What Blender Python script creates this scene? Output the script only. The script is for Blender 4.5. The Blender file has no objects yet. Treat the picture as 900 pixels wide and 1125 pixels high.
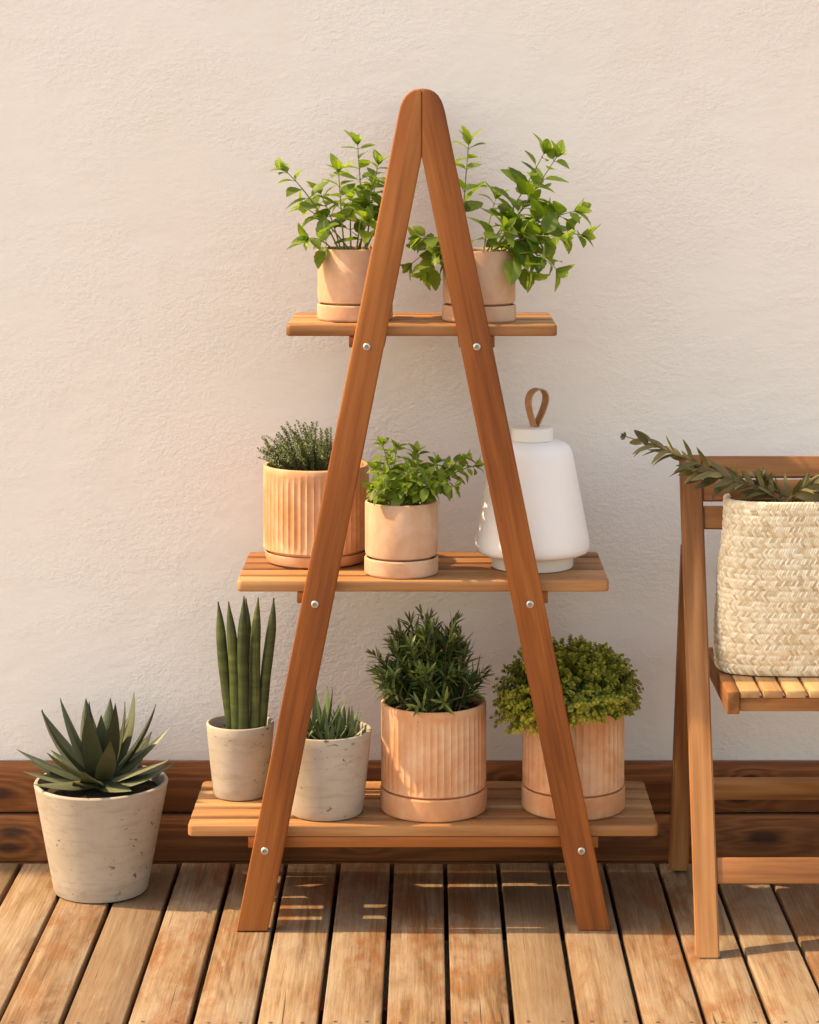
import bpy, bmesh, math, random
from mathutils import Vector, Matrix, Quaternion, noise as mnoise

random.seed(7)
R = math.radians
PI = math.pi
scene = bpy.context.scene
col = scene.collection

# ------------------------------------------------------------------ camera
F_PX, CAM_D, CAM_H, VPX, VPY = 2580.0, 4.2, 1.43, 472.0, 140.0   # in pixels of the 900 px wide photo / metres
cam_data = bpy.data.cameras.new('camera')
cam = bpy.data.objects.new('camera', cam_data)
col.objects.link(cam)
cam.location = (0, -CAM_D, CAM_H)
cam.rotation_euler = (R(90), 0, 0)
cam_data.sensor_fit = 'HORIZONTAL'
cam_data.sensor_width = 36
cam_data.lens = F_PX / 900 * 36
cam_data.shift_x = -(VPX - 450) / 900
cam_data.shift_y = -(562.5 - VPY) / 900 * 1.0
cam_data.sensor_fit = 'HORIZONTAL'
cam_data.clip_end = 3000
scene.camera = cam

# ------------------------------------------------------------------ light
SUN_DIR = Vector((1.0, -0.024, -1.10)).normalized()      # the way the light travels
elev = math.asin(-SUN_DIR.z)
azim = math.atan2(-SUN_DIR.x, -SUN_DIR.y)              # where the sun stands
world = bpy.data.worlds.new('World')
scene.world = world
world.use_nodes = True
wn = world.node_tree
wn.nodes.clear()
wo = wn.nodes.new('ShaderNodeOutputWorld')
bg = wn.nodes.new('ShaderNodeBackground')
sky = wn.nodes.new('ShaderNodeTexSky')
sky.sky_type = 'NISHITA'
sky.sun_disc = False
sky.sun_elevation = elev
sky.sun_rotation = azim
sky.air_density = 1.0
sky.dust_density = 2.0
sky.ozone_density = 0.5
bg.inputs['Strength'].default_value = 0.15
wn.links.new(sky.outputs[0], bg.inputs[0])
wn.links.new(bg.outputs[0], wo.inputs[0])
sun_data = bpy.data.lights.new('sun', 'SUN')
sun_data.energy = 2.0
sun_data.angle = R(0.6)
sun_data.color = (1.0, 0.88, 0.72)
sun = bpy.data.objects.new('sun', sun_data)
col.objects.link(sun)
sun.rotation_euler = SUN_DIR.to_track_quat('-Z', 'Y').to_euler()
sun.location = (-3, -1, 4)
vs = scene.view_settings
vs.view_transform = 'Standard'
vs.look = 'None'
vs.gamma = 1
vs.exposure = 1.55
vs.use_white_balance = True
vs.white_balance_temperature = 9300
vs.white_balance_tint = 12
vs.use_curve_mapping = False

# ------------------------------------------------------------------ helpers
WORLD = {}            # world matrix of each object as built

def P(px, py, Y):
    """Point of the place seen at photo position (px, py) at depth Y."""
    d = CAM_D + Y
    return Vector(((px - VPX) / F_PX * d, Y, CAM_H - (py - VPY) / F_PX * d))

def place(o, M, parent=None):
    col.objects.link(o) if o.name not in col.objects else None
    WORLD[o] = M
    if parent is not None:
        o.parent = parent
        o.matrix_local = WORLD[parent].inverted() @ M
    else:
        o.matrix_local = M
    return o

def thing(name, loc, label, cat, group=None, rz=0.0):
    o = bpy.data.objects.new(name, None)
    o.empty_display_size = 0.05
    place(o, Matrix.Translation(Vector(loc)) @ Matrix.Rotation(rz, 4, 'Z'))
    tag(o, label, cat, group)
    return o

def tag(o, label=None, cat=None, group=None, kind=None):
    if label: o['label'] = label
    if cat: o['category'] = cat
    if group: o['group'] = group
    if kind: o['kind'] = kind
    return o

class MB:
    def __init__(self):
        self.v, self.f, self.m, self.t = [], [], [], []
    def add(self, verts, faces, mat=0, tint=0.0):
        b = len(self.v)
        self.v.extend(verts)
        for f in faces:
            self.f.append(tuple(i + b for i in f))
            self.m.append(mat)
            self.t.append(tint)
    def build(self, name, mats, parent=None, M=None, smooth=True, angle=35, world=True):
        """verts are in world coordinates when world is true, else in the frame M"""
        if M is None:
            M = WORLD[parent].copy() if parent is not None else Matrix.Identity(4)
        me = bpy.data.meshes.new(name)
        vv = self.v
        if world:
            inv = M.inverted()
            vv = [inv @ Vector(p) for p in self.v]
        me.from_pydata([tuple(p) for p in vv], [], self.f)
        for mt in (mats if isinstance(mats, (list, tuple)) else [mats]):
            me.materials.append(mt)
        me.polygons.foreach_set('material_index', self.m)
        at = me.attributes.new('tint', 'FLOAT', 'FACE')
        at.data.foreach_set('value', self.t)
        me.polygons.foreach_set('use_smooth', [smooth] * len(self.f))
        me.update()
        if smooth and angle:
            me.set_sharp_from_angle(angle=R(angle))
        o = bpy.data.objects.new(name, me)
        return place(o, M, parent)

def box_bm(sx, sy, sz, bev=0.002, seg=2, rounded=None):
    bm = bmesh.new()
    bmesh.ops.create_cube(bm, size=1)
    bmesh.ops.scale(bm, vec=(sx, sy, sz), verts=bm.verts)
    if bev:
        bmesh.ops.bevel(bm, geom=bm.edges[:], offset=bev, segments=seg, affect='EDGES', profile=0.5)
    return bm

def bm_to_mb(mb, bm, M, mat=0, tint=0.0):
    bm.verts.index_update()
    vs_ = [M @ v.co for v in bm.verts]
    fs_ = [[v.index for v in f.verts] for f in bm.faces]
    mb.add(vs_, fs_, mat, tint)
    bm.free()

def frame(p0, p1, up=Vector((0, 0, 1))):
    """matrix with local X along p0->p1, origin in the middle, local Z near up"""
    x = (p1 - p0).normalized()
    y = up.cross(x).normalized()
    z = x.cross(y)
    M = Matrix((x, y, z)).transposed().to_4x4()
    M.translation = (p0 + p1) / 2
    return M

def beam(name, p0, p1, wy, wz, mat, parent, up=Vector((0, 0, 1)), bev=0.002, tint=None):
    """a bar from p0 to p1: local X runs along it so the grain does too"""
    p0, p1 = Vector(p0), Vector(p1)
    M = frame(p0, p1, Vector(up))
    mb = MB()
    bm_to_mb(mb, box_bm((p1 - p0).length, wy, wz, bev), Matrix.Identity(4), 0, random.random() if tint is None else tint)
    return mb.build(name, mat, parent, M, world=False, angle=50)

def lathe(mb, c, prof, seg=64, mod=None, mat=0, tint=0.0, cap=False):
    """revolve (r, z) pairs about the vertical through c"""
    c = Vector(c)
    vs_, fs_ = [], []
    n = len(prof)
    for (r, z) in prof:
        for k in range(seg):
            a = 2 * PI * k / seg
            rr = r if mod is None else mod(r, z, a)
            vs_.append(c + Vector((rr * math.cos(a), rr * math.sin(a), z)))
    for i in range(n - 1):
        for k in range(seg):
            k2 = (k + 1) % seg
            fs_.append((i * seg + k, i * seg + k2, (i + 1) * seg + k2, (i + 1) * seg + k))
    if cap:
        fs_.append(tuple(range(seg))[::-1])
        fs_.append(tuple((n - 1) * seg + k for k in range(seg)))
    mb.add(vs_, fs_, mat, tint)

def tube(mb, pts, radii, seg=6, mat=0, tint=0.0):
    pts = [Vector(p) for p in pts]
    vs_, fs_ = [], []
    n = len(pts)
    ref = Vector((0.3, 1, 0.2)).normalized()
    for i, p in enumerate(pts):
        d = (pts[min(i + 1, n - 1)] - pts[max(i - 1, 0)])
        d = d.normalized() if d.length > 1e-9 else Vector((0, 0, 1))
        a = d.cross(ref)
        if a.length < 1e-3: a = d.cross(Vector((1, 0, 0)))
        a.normalize()
        b = d.cross(a)
        r = radii[i] if isinstance(radii, (list, tuple)) else radii
        for k in range(seg):
            t = 2 * PI * k / seg
            vs_.append(p + a * (r * math.cos(t)) + b * (r * math.sin(t)))
    for i in range(n - 1):
        for k in range(seg):
            k2 = (k + 1) % seg
            fs_.append((i * seg + k, i * seg + k2, (i + 1) * seg + k2, (i + 1) * seg + k))
    fs_.append(tuple(range(seg))[::-1])
    fs_.append(tuple((n - 1) * seg + k for k in range(seg)))
    mb.add(vs_, fs_, mat, tint)

def curve_pts(p0, p1, p2, n):
    """quadratic bezier"""
    out = []
    for i in range(n + 1):
        t = i / n
        out.append(p0 * (1 - t) ** 2 + p1 * (2 * t * (1 - t)) + p2 * t * t)
    return out

def rv(s=1.0):
    return Vector((random.uniform(-s, s), random.uniform(-s, s), random.uniform(-s, s)))

def leaf(mb, p, d, up, L, W, curl=0.25, fold=0.25, rows=7, serr=0.0, shape=1.0, mat=0, tint=0.0, twist=0.0):
    """one leaf: base p, direction d, upper side towards up"""
    d = d.normalized()
    s = d.cross(up)
    if s.length < 1e-4: s = d.cross(Vector((1, 0.2, 0)))
    s.normalize()
    n = s.cross(d).normalized()
    if twist:
        q = Quaternion(d, twist)
        s = q @ s; n = q @ n
    vs_, fs_ = [], []
    for i in range(rows + 1):
        t = i / rows
        w = W * 0.5 * (math.sin(PI * min(1, t ** shape)) ** 0.8 if 0 < t < 1 else 0.0)
        if i == rows: w = 0.0
        if i == 0: w = W * 0.04
        if serr and 0 < i < rows:
            w *= 1 + (serr if i % 2 else -serr)
        c = p + d * (L * t * (1 - 0.15 * abs(curl) * t)) - n * (curl * L * t * t)
        vs_ += [c - s * w + n * (fold * w), c, c + s * w + n * (fold * w)]
    for i in range(rows):
        a = 3 * i
        fs_ += [(a, a + 1, a + 4, a + 3), (a + 1, a + 2, a + 5, a + 4)]
    mb.add(vs_, fs_, mat, tint)

# ------------------------------------------------------------------ materials
def new_mat(name):
    m = bpy.data.materials.new(name)
    m.use_nodes = True
    nt = m.node_tree
    b = nt.nodes['Principled BSDF']
    return m, nt, b

class N:
    """tiny node builder"""
    def __init__(self, nt): self.nt = nt
    def __call__(self, typ, ins=None, **kw):
        n = self.nt.nodes.new(typ)
        for k, v in kw.items(): setattr(n, k, v)
        for k, v in (ins or {}).items():
            if isinstance(v, bpy.types.NodeSocket): self.nt.links.new(v, n.inputs[k])
            else: n.inputs[k].default_value = v
        return n
    def math(self, op, a, b=0.0, c=None):
        n = self.nt.nodes.new('ShaderNodeMath'); n.operation = op
        for i, v in enumerate((a, b) if c is None else (a, b, c)):
            if isinstance(v, bpy.types.NodeSocket): self.nt.links.new(v, n.inputs[i])
            else: n.inputs[i].default_value = v
        return n.outputs[0]
    def ramp(self, fac, stops):
        n = self.nt.nodes.new('ShaderNodeValToRGB')
        e = n.color_ramp.elements
        while len(e) < len(stops): e.new(0.5)
        for i, (p, c) in enumerate(stops):
            e[i].position = p
            e[i].color = c if len(c) == 4 else (*c, 1)
        self.nt.links.new(fac, n.inputs[0])
        return n.outputs[0]
    def mix(self, fac, a, b, blend='MIX'):
        n = self.nt.nodes.new('ShaderNodeMix'); n.data_type = 'RGBA'; n.blend_type = blend
        for i, v in ((0, fac), (6, a), (7, b)):
            if isinstance(v, bpy.types.NodeSocket): self.nt.links.new(v, n.inputs[i])
            else: n.inputs[i].default_value = v if i == 0 or len(v) == 4 else (*v, 1)
        return n.outputs[2]
    def noise(self, vec, scale, detail=4, rough=0.55, dist=0.0, w=None):
        kw = dict(noise_dimensions='4D' if w is not None else '3D')
        n = self('ShaderNodeTexNoise', {'Vector': vec, 'Scale': scale, 'Detail': detail, 'Roughness': rough, 'Distortion': dist}, **kw)
        if w is not None:
            if isinstance(w, bpy.types.NodeSocket): self.nt.links.new(w, n.inputs['W'])
            else: n.inputs['W'].default_value = w
        return n.outputs[0]
    def bump(self, h, strength=0.3, dist=0.01, normal=None):
        ins = {'Height': h, 'Strength': strength, 'Distance': dist}
        if normal is not None: ins['Normal'] = normal
        return self('ShaderNodeBump', ins).outputs[0]
    def link(self, a, b): self.nt.links.new(a, b)

def wood(name, dark, mid, light, rough=0.5, grain=1.0, weather=None, contrast=1.0, ringk=22.0, bump=0.15, knots=0.0, var=0.25, coat=0.0):
    m, nt, b = new_mat(name); n = N(nt)
    tc = n('ShaderNodeTexCoord').outputs['Object']
    at = n('ShaderNodeAttribute', attribute_name='tint').outputs['Fac']
    oi = n('ShaderNodeObjectInfo').outputs['Random']
    w = n.math('ADD', n.math('MULTIPLY', at, 37.0), n.math('MULTIPLY', oi, 53.0))
    mp = n('ShaderNodeMapping', {'Vector': tc, 'Scale': (1.3 * grain, 9 * grain, 9 * grain)}).outputs[0]
    low = n.noise(mp, 1.0, 3, 0.5, 0.35, w)
    rings = n.math('SINE', n.math('MULTIPLY', low, ringk * 2.6))
    rings = n.math('MULTIPLY_ADD', rings, 0.5, 0.5)
    mp2 = n('ShaderNodeMapping', {'Vector': tc, 'Scale': (4, 95, 95)}).outputs[0]
    fib = n.noise(mp2, 1.0, 5, 0.65, 0.2, w)
    mp3 = n('ShaderNodeMapping', {'Vector': tc, 'Scale': (1.0, 16, 16)}).outputs[0]
    stripe = n.noise(mp3, 1.0, 2, 0.5, 0.1, n.math('ADD', w, 11.3))
    v = n.math('ADD', n.math('MULTIPLY', rings, 0.30 * contrast), n.math('MULTIPLY_ADD', fib, 0.70, -0.175))
    v = n.math('ADD', v, n.math('MULTIPLY', stripe, 0.55))
    v = n.math('ADD', v, n.math('MULTIPLY', n.math('SUBTRACT', n.math('FRACT', n.math('MULTIPLY', w, 0.731)), 0.5), var))
    c = n.ramp(v, [(0.30, dark), (0.58, mid), (0.85, light)])
    h = n.math('ADD', n.math('MULTIPLY', fib, 0.7), n.math('MULTIPLY', rings, 0.3))
    if weather:
        big = n.noise(tc, 5.0, 5, 0.65, 0.6, w)
        c = n.mix(n.ramp(big, [(0.45, (0, 0, 0)), (0.68, (0.75, 0.75, 0.75))]), c, weather[0])
        big2 = n.noise(n('ShaderNodeMapping', {'Vector': tc, 'Scale': (2.2, 5, 5)}).outputs[0], 2.0, 5, 0.7, 0.8, n.math('ADD', w, 5.0))
        c = n.mix(n.ramp(big2, [(0.5, (0, 0, 0)), (0.72, (0.8, 0.8, 0.8))]), c, weather[1])
        # drying cracks along the grain
        cr = n.noise(n('ShaderNodeMapping', {'Vector': tc, 'Scale': (3.0, 70, 70)}).outputs[0], 1.0, 2, 0.5, 0.0, n.math('ADD', w, 9.0))
        crk = n.ramp(cr, [(0.26, (1, 1, 1)), (0.32, (0, 0, 0))])
        c = n.mix(n.math('MULTIPLY', crk, 0.7), c, (0.05, 0.03, 0.02))
        h = n.math('SUBTRACT', h, n.math('MULTIPLY', crk, 0.8))
    if knots:
        vo = n('ShaderNodeTexVoronoi', {'Vector': n('ShaderNodeMapping', {'Vector': tc, 'Scale': (1.0, 2.2, 2.2)}).outputs[0], 'Scale': knots, 'W': w, 'Randomness': 1.0}, voronoi_dimensions='4D')
        dist = n.math('ADD', vo.outputs['Distance'], n.math('MULTIPLY', n.math('SUBTRACT', low, 0.5), 0.15))
        kn = n.ramp(dist, [(0.02, (1, 1, 1)), (0.16, (0, 0, 0))])
        ringsk = n.math('MULTIPLY_ADD', n.math('SINE', n.math('MULTIPLY', dist, 75.0)), 0.35, 0.65)
        c = n.mix(n.math('MULTIPLY', kn, ringsk), c, tuple(x * 0.28 for x in dark))
    n.link(c, b.inputs['Base Color'])
    n.link(n.ramp(fib, [(0.3, (rough + .12,) * 3), (0.7, (rough - .06,) * 3)]), b.inputs['Roughness'])
    n.link(n.bump(h, bump, 0.003), b.inputs['Normal'])
    if coat: b.inputs['Coat Weight'].default_value = coat; b.inputs['Coat Roughness'].default_value = 0.35
    b.inputs['Specular IOR Level'].default_value = 0.35
    return m

M_STAND = wood('acacia_stand', (0.135, 0.033, 0.007), (0.29, 0.084, 0.018), (0.41, 0.145, 0.038), rough=0.58, ringk=7, contrast=0.6, var=0.12)
M_SHELF = wood('acacia_shelf', (0.22, 0.085, 0.027), (0.38, 0.168, 0.062), (0.53, 0.285, 0.125), rough=0.5, ringk=8, contrast=0.7, var=0.34)
M_CHAIR = wood('acacia_chair', (0.165, 0.058, 0.017), (0.305, 0.122, 0.039), (0.44, 0.205, 0.078), rough=0.58, ringk=9, contrast=1.0, var=0.22)
M_SEAT = wood('acacia_seat', (0.30, 0.145, 0.055), (0.46, 0.255, 0.11), (0.60, 0.37, 0.18), rough=0.5, ringk=7, contrast=0.6, var=0.15)
def skirt_wood(name, knots, tone=1.0):
    """stained softwood: local X along the board, Z up, a few knots at given places"""
    m, nt, b = new_mat(name); n = N(nt)
    tc = n('ShaderNodeTexCoord').outputs['Object']
    warp = n.noise(n('ShaderNodeMapping', {'Vector': tc, 'Scale': (4, 12, 12)}).outputs[0], 1.0, 3, 0.5)
    sx = n('ShaderNodeSeparateXYZ', {0: tc}).outputs
    field = None; kmask = None
    for (kx, kz, kr) in knots:
        dx = n.math('DIVIDE', n.math('SUBTRACT', sx[0], kx), 2.6)
        dz = n.math('SUBTRACT', sx[2], kz)
        d = n.math('SQRT', n.math('ADD', n.math('MULTIPLY', dx, dx), n.math('MULTIPLY', dz, dz)))
        d = n.math('ADD', d, n.math('MULTIPLY', n.math('SUBTRACT', warp, 0.5), 0.012))
        g_ = n.math('POWER', 2.718, n.math('MULTIPLY', n.math('MULTIPLY', d, d), -0.5 / (kr * 1.6) ** 2))
        mk = n.ramp(d, [(kr * .45, (1, 1, 1)), (kr * 1.0, (0, 0, 0))])
        field = g_ if field is None else n.math('ADD', field, g_)
        kmask = mk if kmask is None else n.math('MAXIMUM', kmask, mk)
    low = n.noise(n('ShaderNodeMapping', {'Vector': tc, 'Scale': (1.0, 13, 13)}).outputs[0], 1.0, 3, 0.5, 0.3)
    u = n.math('ADD', low, n.math('MULTIPLY', field, 0.24))
    rings = n.math('MULTIPLY_ADD', n.math('SINE', n.math('MULTIPLY', u, 62.0)), 0.5, 0.5)
    fib = n.noise(n('ShaderNodeMapping', {'Vector': tc, 'Scale': (5, 150, 150)}).outputs[0], 1.0, 5, 0.65, 0.2)
    tone_n = n.noise(n('ShaderNodeMapping', {'Vector': tc, 'Scale': (1.6, 6, 6)}).outputs[0], 1.0, 4, 0.6, 0.4)
    v = n.math('ADD', n.math('MULTIPLY', rings, 0.17), n.math('ADD', n.math('MULTIPLY', fib, 0.42), n.math('MULTIPLY', tone_n, 0.50)))
    c = n.ramp(v, [(0.28, (0.080 * tone, 0.024 * tone, 0.007 * tone)), (0.55, (0.165 * tone, 0.055 * tone, 0.017 * tone)), (0.8, (0.265 * tone, 0.100 * tone, 0.034 * tone))])
    c = n.mix(n.math('MULTIPLY', kmask, 0.85), c, (0.028, 0.010, 0.005))
    n.link(c, b.inputs['Base Color'])
    b.inputs['Roughness'].default_value = 0.6
    b.inputs['Specular IOR Level'].default_value = 0.3
    n.link(n.bump(n.math('ADD', fib, n.math('MULTIPLY', rings, .4)), 0.3, 0.003), b.inputs['Normal'])
    return m
kx = lambda px: P(px, 0, 0.364).x
M_SKIRT_LO = skirt_wood('stained_pine_lower', [(kx(14), .012, .014), (kx(10), -.018, .011), (kx(840), .0, .017), (kx(700), .012, .009), (kx(400), -.01, .008), (-1.6, 0, .013), (1.5, .01, .013)])
M_SKIRT_UP = skirt_wood('stained_pine_upper', [(kx(-2), -.012, .014), (kx(812), -.022, .012), (kx(825), .018, .008), (kx(560), .01, .008), (-1.2, .01, .012), (1.3, -.01, .013)], 1.08)

def deck_wood():
    """weathered deck boards: local X along the boards, one random number per board"""
    m, nt, b = new_mat('deck_timber'); n = N(nt)
    tc = n('ShaderNodeTexCoord').outputs['Object']
    at = n('ShaderNodeAttribute', attribute_name='tint').outputs['Fac']
    w = n.math('MULTIPLY', at, 61.0)
    mp = lambda sc: n('ShaderNodeMapping', {'Vector': tc, 'Scale': sc}).outputs[0]
    # growth rings cut lengthwise: contour lines of a slow, stretched field
    low = n.noise(mp((1.5, 8.5, 8.5)), 1.0, 2, 0.45, 0.5, w)
    wig = n.noise(mp((9, 40, 40)), 1.0, 3, 0.6, 0.3, w)
    ph = n.math('ADD', n.math('MULTIPLY', low, 62.0), n.math('MULTIPLY', wig, 4.5))
    rings = n.math('POWER', n.math('MULTIPLY_ADD', n.math('SINE', ph), 0.5, 0.5), 1.6)
    where = n.ramp(n.noise(mp((1.6, 6, 6)), 1.0, 2, 0.5, 0.2, n.math('ADD', w, 7.0)), [(0.34, (0.25, 0.25, 0.25)), (0.62, (1, 1, 1))])
    rings = n.math('MULTIPLY', rings, where)
    fib = n.noise(mp((7, 210, 210)), 1.0, 6, 0.72, 0.25, w)
    streak = n.noise(mp((1.4, 48, 48)), 1.0, 4, 0.65, 0.15, n.math('ADD', w, 3.0))
    v = n.math('ADD', n.math('MULTIPLY', fib, 0.62), n.math('MULTIPLY', streak, 0.62))
    v = n.math('SUBTRACT', n.math('ADD', v, -0.07), n.math('MULTIPLY', rings, 0.115))
    v = n.math('ADD', v, n.math('MULTIPLY', n.math('SUBTRACT', n.math('FRACT', n.math('MULTIPLY', w, 0.613)), 0.5), 0.13))
    c = n.ramp(v, [(0.22, (0.085, 0.036, 0.013)), (0.40, (0.190, 0.102, 0.048)), (0.54, (0.292, 0.185, 0.103)), (0.74, (0.445, 0.325, 0.213))])
    # oiled orange-red remains, and bare silvery patches
    o1 = n.noise(mp((4.0, 11, 11)), 1.0, 6, 0.7, 0.9, n.math('ADD', w, 1.0))
    c = n.mix(n.ramp(o1, [(0.47, (0, 0, 0)), (0.60, (0.85, 0.85, 0.85))]), c, n.mix(fib, (0.14, 0.046, 0.012), (0.33, 0.135, 0.048)))
    o2 = n.noise(mp((3.2, 9, 9)), 1.0, 6, 0.7, 0.7, n.math('ADD', w, 21.0))
    c = n.mix(n.ramp(o2, [(0.48, (0, 0, 0)), (0.64, (0.75, 0.75, 0.75))]), c, n.mix(fib, (0.22, 0.155, 0.10), (0.48, 0.385, 0.275)))
    # some boards greyer and browner than others
    c = n.mix(n.ramp(n.math('FRACT', n.math('MULTIPLY', w, 1.37)), [(0.55, (0, 0, 0)), (0.8, (0.65, 0.65, 0.65))]), c, n.mix(fib, (0.115, 0.066, 0.034), (0.31, 0.215, 0.13)))
    # knots
    vo = n('ShaderNodeTexVoronoi', {'Vector': mp((1.0, 2.4, 2.4)), 'Scale': 2.6, 'W': w}, voronoi_dimensions='4D')
    kd = n.math('ADD', vo.outputs['Distance'], n.math('MULTIPLY', n.math('SUBTRACT', wig, 0.5), 0.10))
    kn = n.math('MULTIPLY', n.ramp(kd, [(0.10, (1, 1, 1)), (0.26, (0, 0, 0))]), n.math('MULTIPLY_ADD', n.math('SINE', n.math('MULTIPLY', kd, 120.0)), 0.3, 0.6))
    c = n.mix(kn, c, (0.085, 0.034, 0.013))
    # drying cracks and dirt in the grain
    cr = n.noise(mp((2.2, 115, 115)), 1.0, 2, 0.5, 0.0, n.math('ADD', w, 9.0))
    crk = n.ramp(cr, [(0.255, (1, 1, 1)), (0.30, (0, 0, 0))])
    c = n.mix(n.math('MULTIPLY', crk, 0.8), c, (0.045, 0.024, 0.012))
    sp = n.noise(mp((70, 130, 130)), 1.0, 3, 0.6, 0.2, w)
    c = n.mix(n.ramp(sp, [(0.66, (0, 0, 0)), (0.74, (0.6, 0.6, 0.6))]), c, (0.09, 0.05, 0.026))
    n.link(c, b.inputs['Base Color'])
    n.link(n.ramp(fib, [(0.3, (0.78,) * 3), (0.7, (0.52,) * 3)]), b.inputs['Roughness'])
    b.inputs['Specular IOR Level'].default_value = 0.35
    h = n.math('SUBTRACT', n.math('ADD', n.math('MULTIPLY', fib, 0.8), n.math('MULTIPLY', rings, -0.35)), n.math('MULTIPLY', crk, 0.9))
    n.link(n.bump(h, 0.55, 0.004), b.inputs['Normal'])
    return m
M_DECK = deck_wood()

def plaster():
    m, nt, b = new_mat('rendered_plaster'); n = N(nt)
    tc = n('ShaderNodeTexCoord').outputs['Object']
    big = n.noise(tc, 1.6, 4, 0.55, 0.4)
    blot = n.noise(tc, 6.0, 5, 0.6, 0.6)
    c = n.mix(n.ramp(big, [(0.35, (0, 0, 0)), (0.7, (1, 1, 1))]), (0.82, 0.79, 0.75), (0.80, 0.745, 0.69))
    c = n.mix(n.ramp(blot, [(0.45, (0, 0, 0)), (0.75, (0.35, 0.35, 0.35))]), c, (0.83, 0.80, 0.765))
    n.link(c, b.inputs['Base Color'])
    b.inputs['Roughness'].default_value = 0.9
    b.inputs['Specular IOR Level'].default_value = 0.15
    # trowel marks: stretched, warped noise plus a fine sandy grain
    warp = n('ShaderNodeTexNoise', {'Vector': tc, 'Scale': 7.0, 'Detail': 3.0}).outputs[1]
    wv = n('ShaderNodeVectorMath', {0: tc, 1: warp}, operation='ADD')
    wsc = n('ShaderNodeVectorMath', {0: warp, 'Scale': 0.05}, operation='SCALE').outputs[0]
    wv = n('ShaderNodeVectorMath', {0: tc, 1: wsc}, operation='ADD').outputs[0]
    t1 = n.noise(n('ShaderNodeMapping', {'Vector': tc, 'Scale': (78, 78, 112), 'Rotation': (0, R(10), 0)}).outputs[0], 1.0, 3, 0.6, 0.1)
    t2 = n.noise(tc, 190.0, 4, 0.65, 0.0)
    t3 = n.noise(n('ShaderNodeMapping', {'Vector': wv, 'Scale': (12, 12, 26)}).outputs[0], 1.0, 3, 0.5, 0.3)
    t1 = n.ramp(t1, [(0.30, (0, 0, 0)), (0.72, (1, 1, 1))])
    amp = n.ramp(n.noise(n('ShaderNodeMapping', {'Vector': tc, 'Scale': (3.0, 3.0, 4.2)}).outputs[0], 1.0, 4, 0.6, 0.5), [(0.40, (0.12, 0.12, 0.12)), (0.58, (1, 1, 1))])
    fine = n.math('ADD', n.math('MULTIPLY', t1, 0.30), n.math('MULTIPLY', t2, 0.42))
    h = n.math('ADD', n.math('MULTIPLY', fine, amp), n.math('MULTIPLY', t3, 0.55))
    n.link(n.bump(h, 0.60, 0.005), b.inputs['Normal'])
    return m
M_WALL = plaster()

def terracotta(name, base, pale, warm, rim_pale=0.0):
    m, nt, b = new_mat(name); n = N(nt)
    tc = n('ShaderNodeTexCoord').outputs['Object']
    oi = n('ShaderNodeObjectInfo').outputs['Random']
    w = n.math('MULTIPLY', oi, 41.0)
    a = n.noise(tc, 9.0, 5, 0.65, 0.8, w)
    f = n.noise(tc, 60.0, 4, 0.6, 0.2, w)
    g = n.noise(n('ShaderNodeMapping', {'Vector': tc, 'Scale': (14, 14, 5)}).outputs[0], 1.0, 4, 0.6, 0.5, n.math('ADD', w, 4.0))
    c = n.mix(n.ramp(a, [(0.40, (0, 0, 0)), (0.62, (0.9, 0.9, 0.9))]), base, pale)
    c = n.mix(n.ramp(g, [(0.48, (0, 0, 0)), (0.68, (0.8, 0.8, 0.8))]), c, warm)
    c = n.mix(n.ramp(f, [(0.5, (0, 0, 0)), (0.8, (0.3, 0.3, 0.3))]), c, pale)
    n.link(c, b.inputs['Base Color'])
    b.inputs['Roughness'].default_value = 0.85
    b.inputs['Specular IOR Level'].default_value = 0.2
    n.link(n.bump(n.math('ADD', f, n.math('MULTIPLY', a, 0.6)), 0.18, 0.002), b.inputs['Normal'])
    return m
M_TERRA = terracotta('terracotta_smooth', (0.61, 0.350, 0.215), (0.70, 0.48, 0.345), (0.56, 0.29, 0.16))
M_FLUTE = terracotta('terracotta_fluted', (0.61, 0.285, 0.140), (0.72, 0.455, 0.29), (0.54, 0.215, 0.088))
M_SAUCER = terracotta('terracotta_saucer', (0.59, 0.275, 0.138), (0.67, 0.39, 0.235), (0.52, 0.215, 0.09))

def stone(name):
    m, nt, b = new_mat(name); n = N(nt)
    tc = n('ShaderNodeTexCoord').outputs['Object']
    oi = n('ShaderNodeObjectInfo').outputs['Random']
    w = n.math('MULTIPLY', oi, 29.0)
    a = n.noise(tc, 12.0, 5, 0.6, 0.5, w)
    st = n.noise(n('ShaderNodeMapping', {'Vector': tc, 'Scale': (18, 18, 95)}).outputs[0], 1.0, 4, 0.6, 0.8, w)
    pit = n.noise(n('ShaderNodeMapping', {'Vector': tc, 'Scale': (75, 75, 130)}).outputs[0], 1.0, 3, 0.55, 0.6, w)
    where = n.noise(tc, 17.0, 3, 0.6, 0.3, n.math('ADD', w, 3.0))
    c = n.mix(n.ramp(a, [(0.35, (0, 0, 0)), (0.7, (1, 1, 1))]), (0.39, 0.32, 0.25), (0.48, 0.41, 0.335))
    c = n.mix(n.ramp(st, [(0.50, (0, 0, 0)), (0.72, (0.45, 0.45, 0.45))]), c, (0.28, 0.21, 0.15))
    pm = n.math('MULTIPLY', n.ramp(pit, [(0.62, (0, 0, 0)), (0.67, (1, 1, 1))]), n.ramp(where, [(0.45, (0, 0, 0)), (0.57, (1, 1, 1))]))
    c = n.mix(pm, c, (0.16, 0.10, 0.065))
    n.link(c, b.inputs['Base Color'])
    b.inputs['Roughness'].default_value = 0.82
    b.inputs['Specular IOR Level'].default_value = 0.25
    n.link(n.bump(n.math('SUBTRACT', n.math('MULTIPLY', st, 0.4), pm), 0.35, 0.002), b.inputs['Normal'])
    return m
M_STONE = stone('porous_stone')

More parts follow.
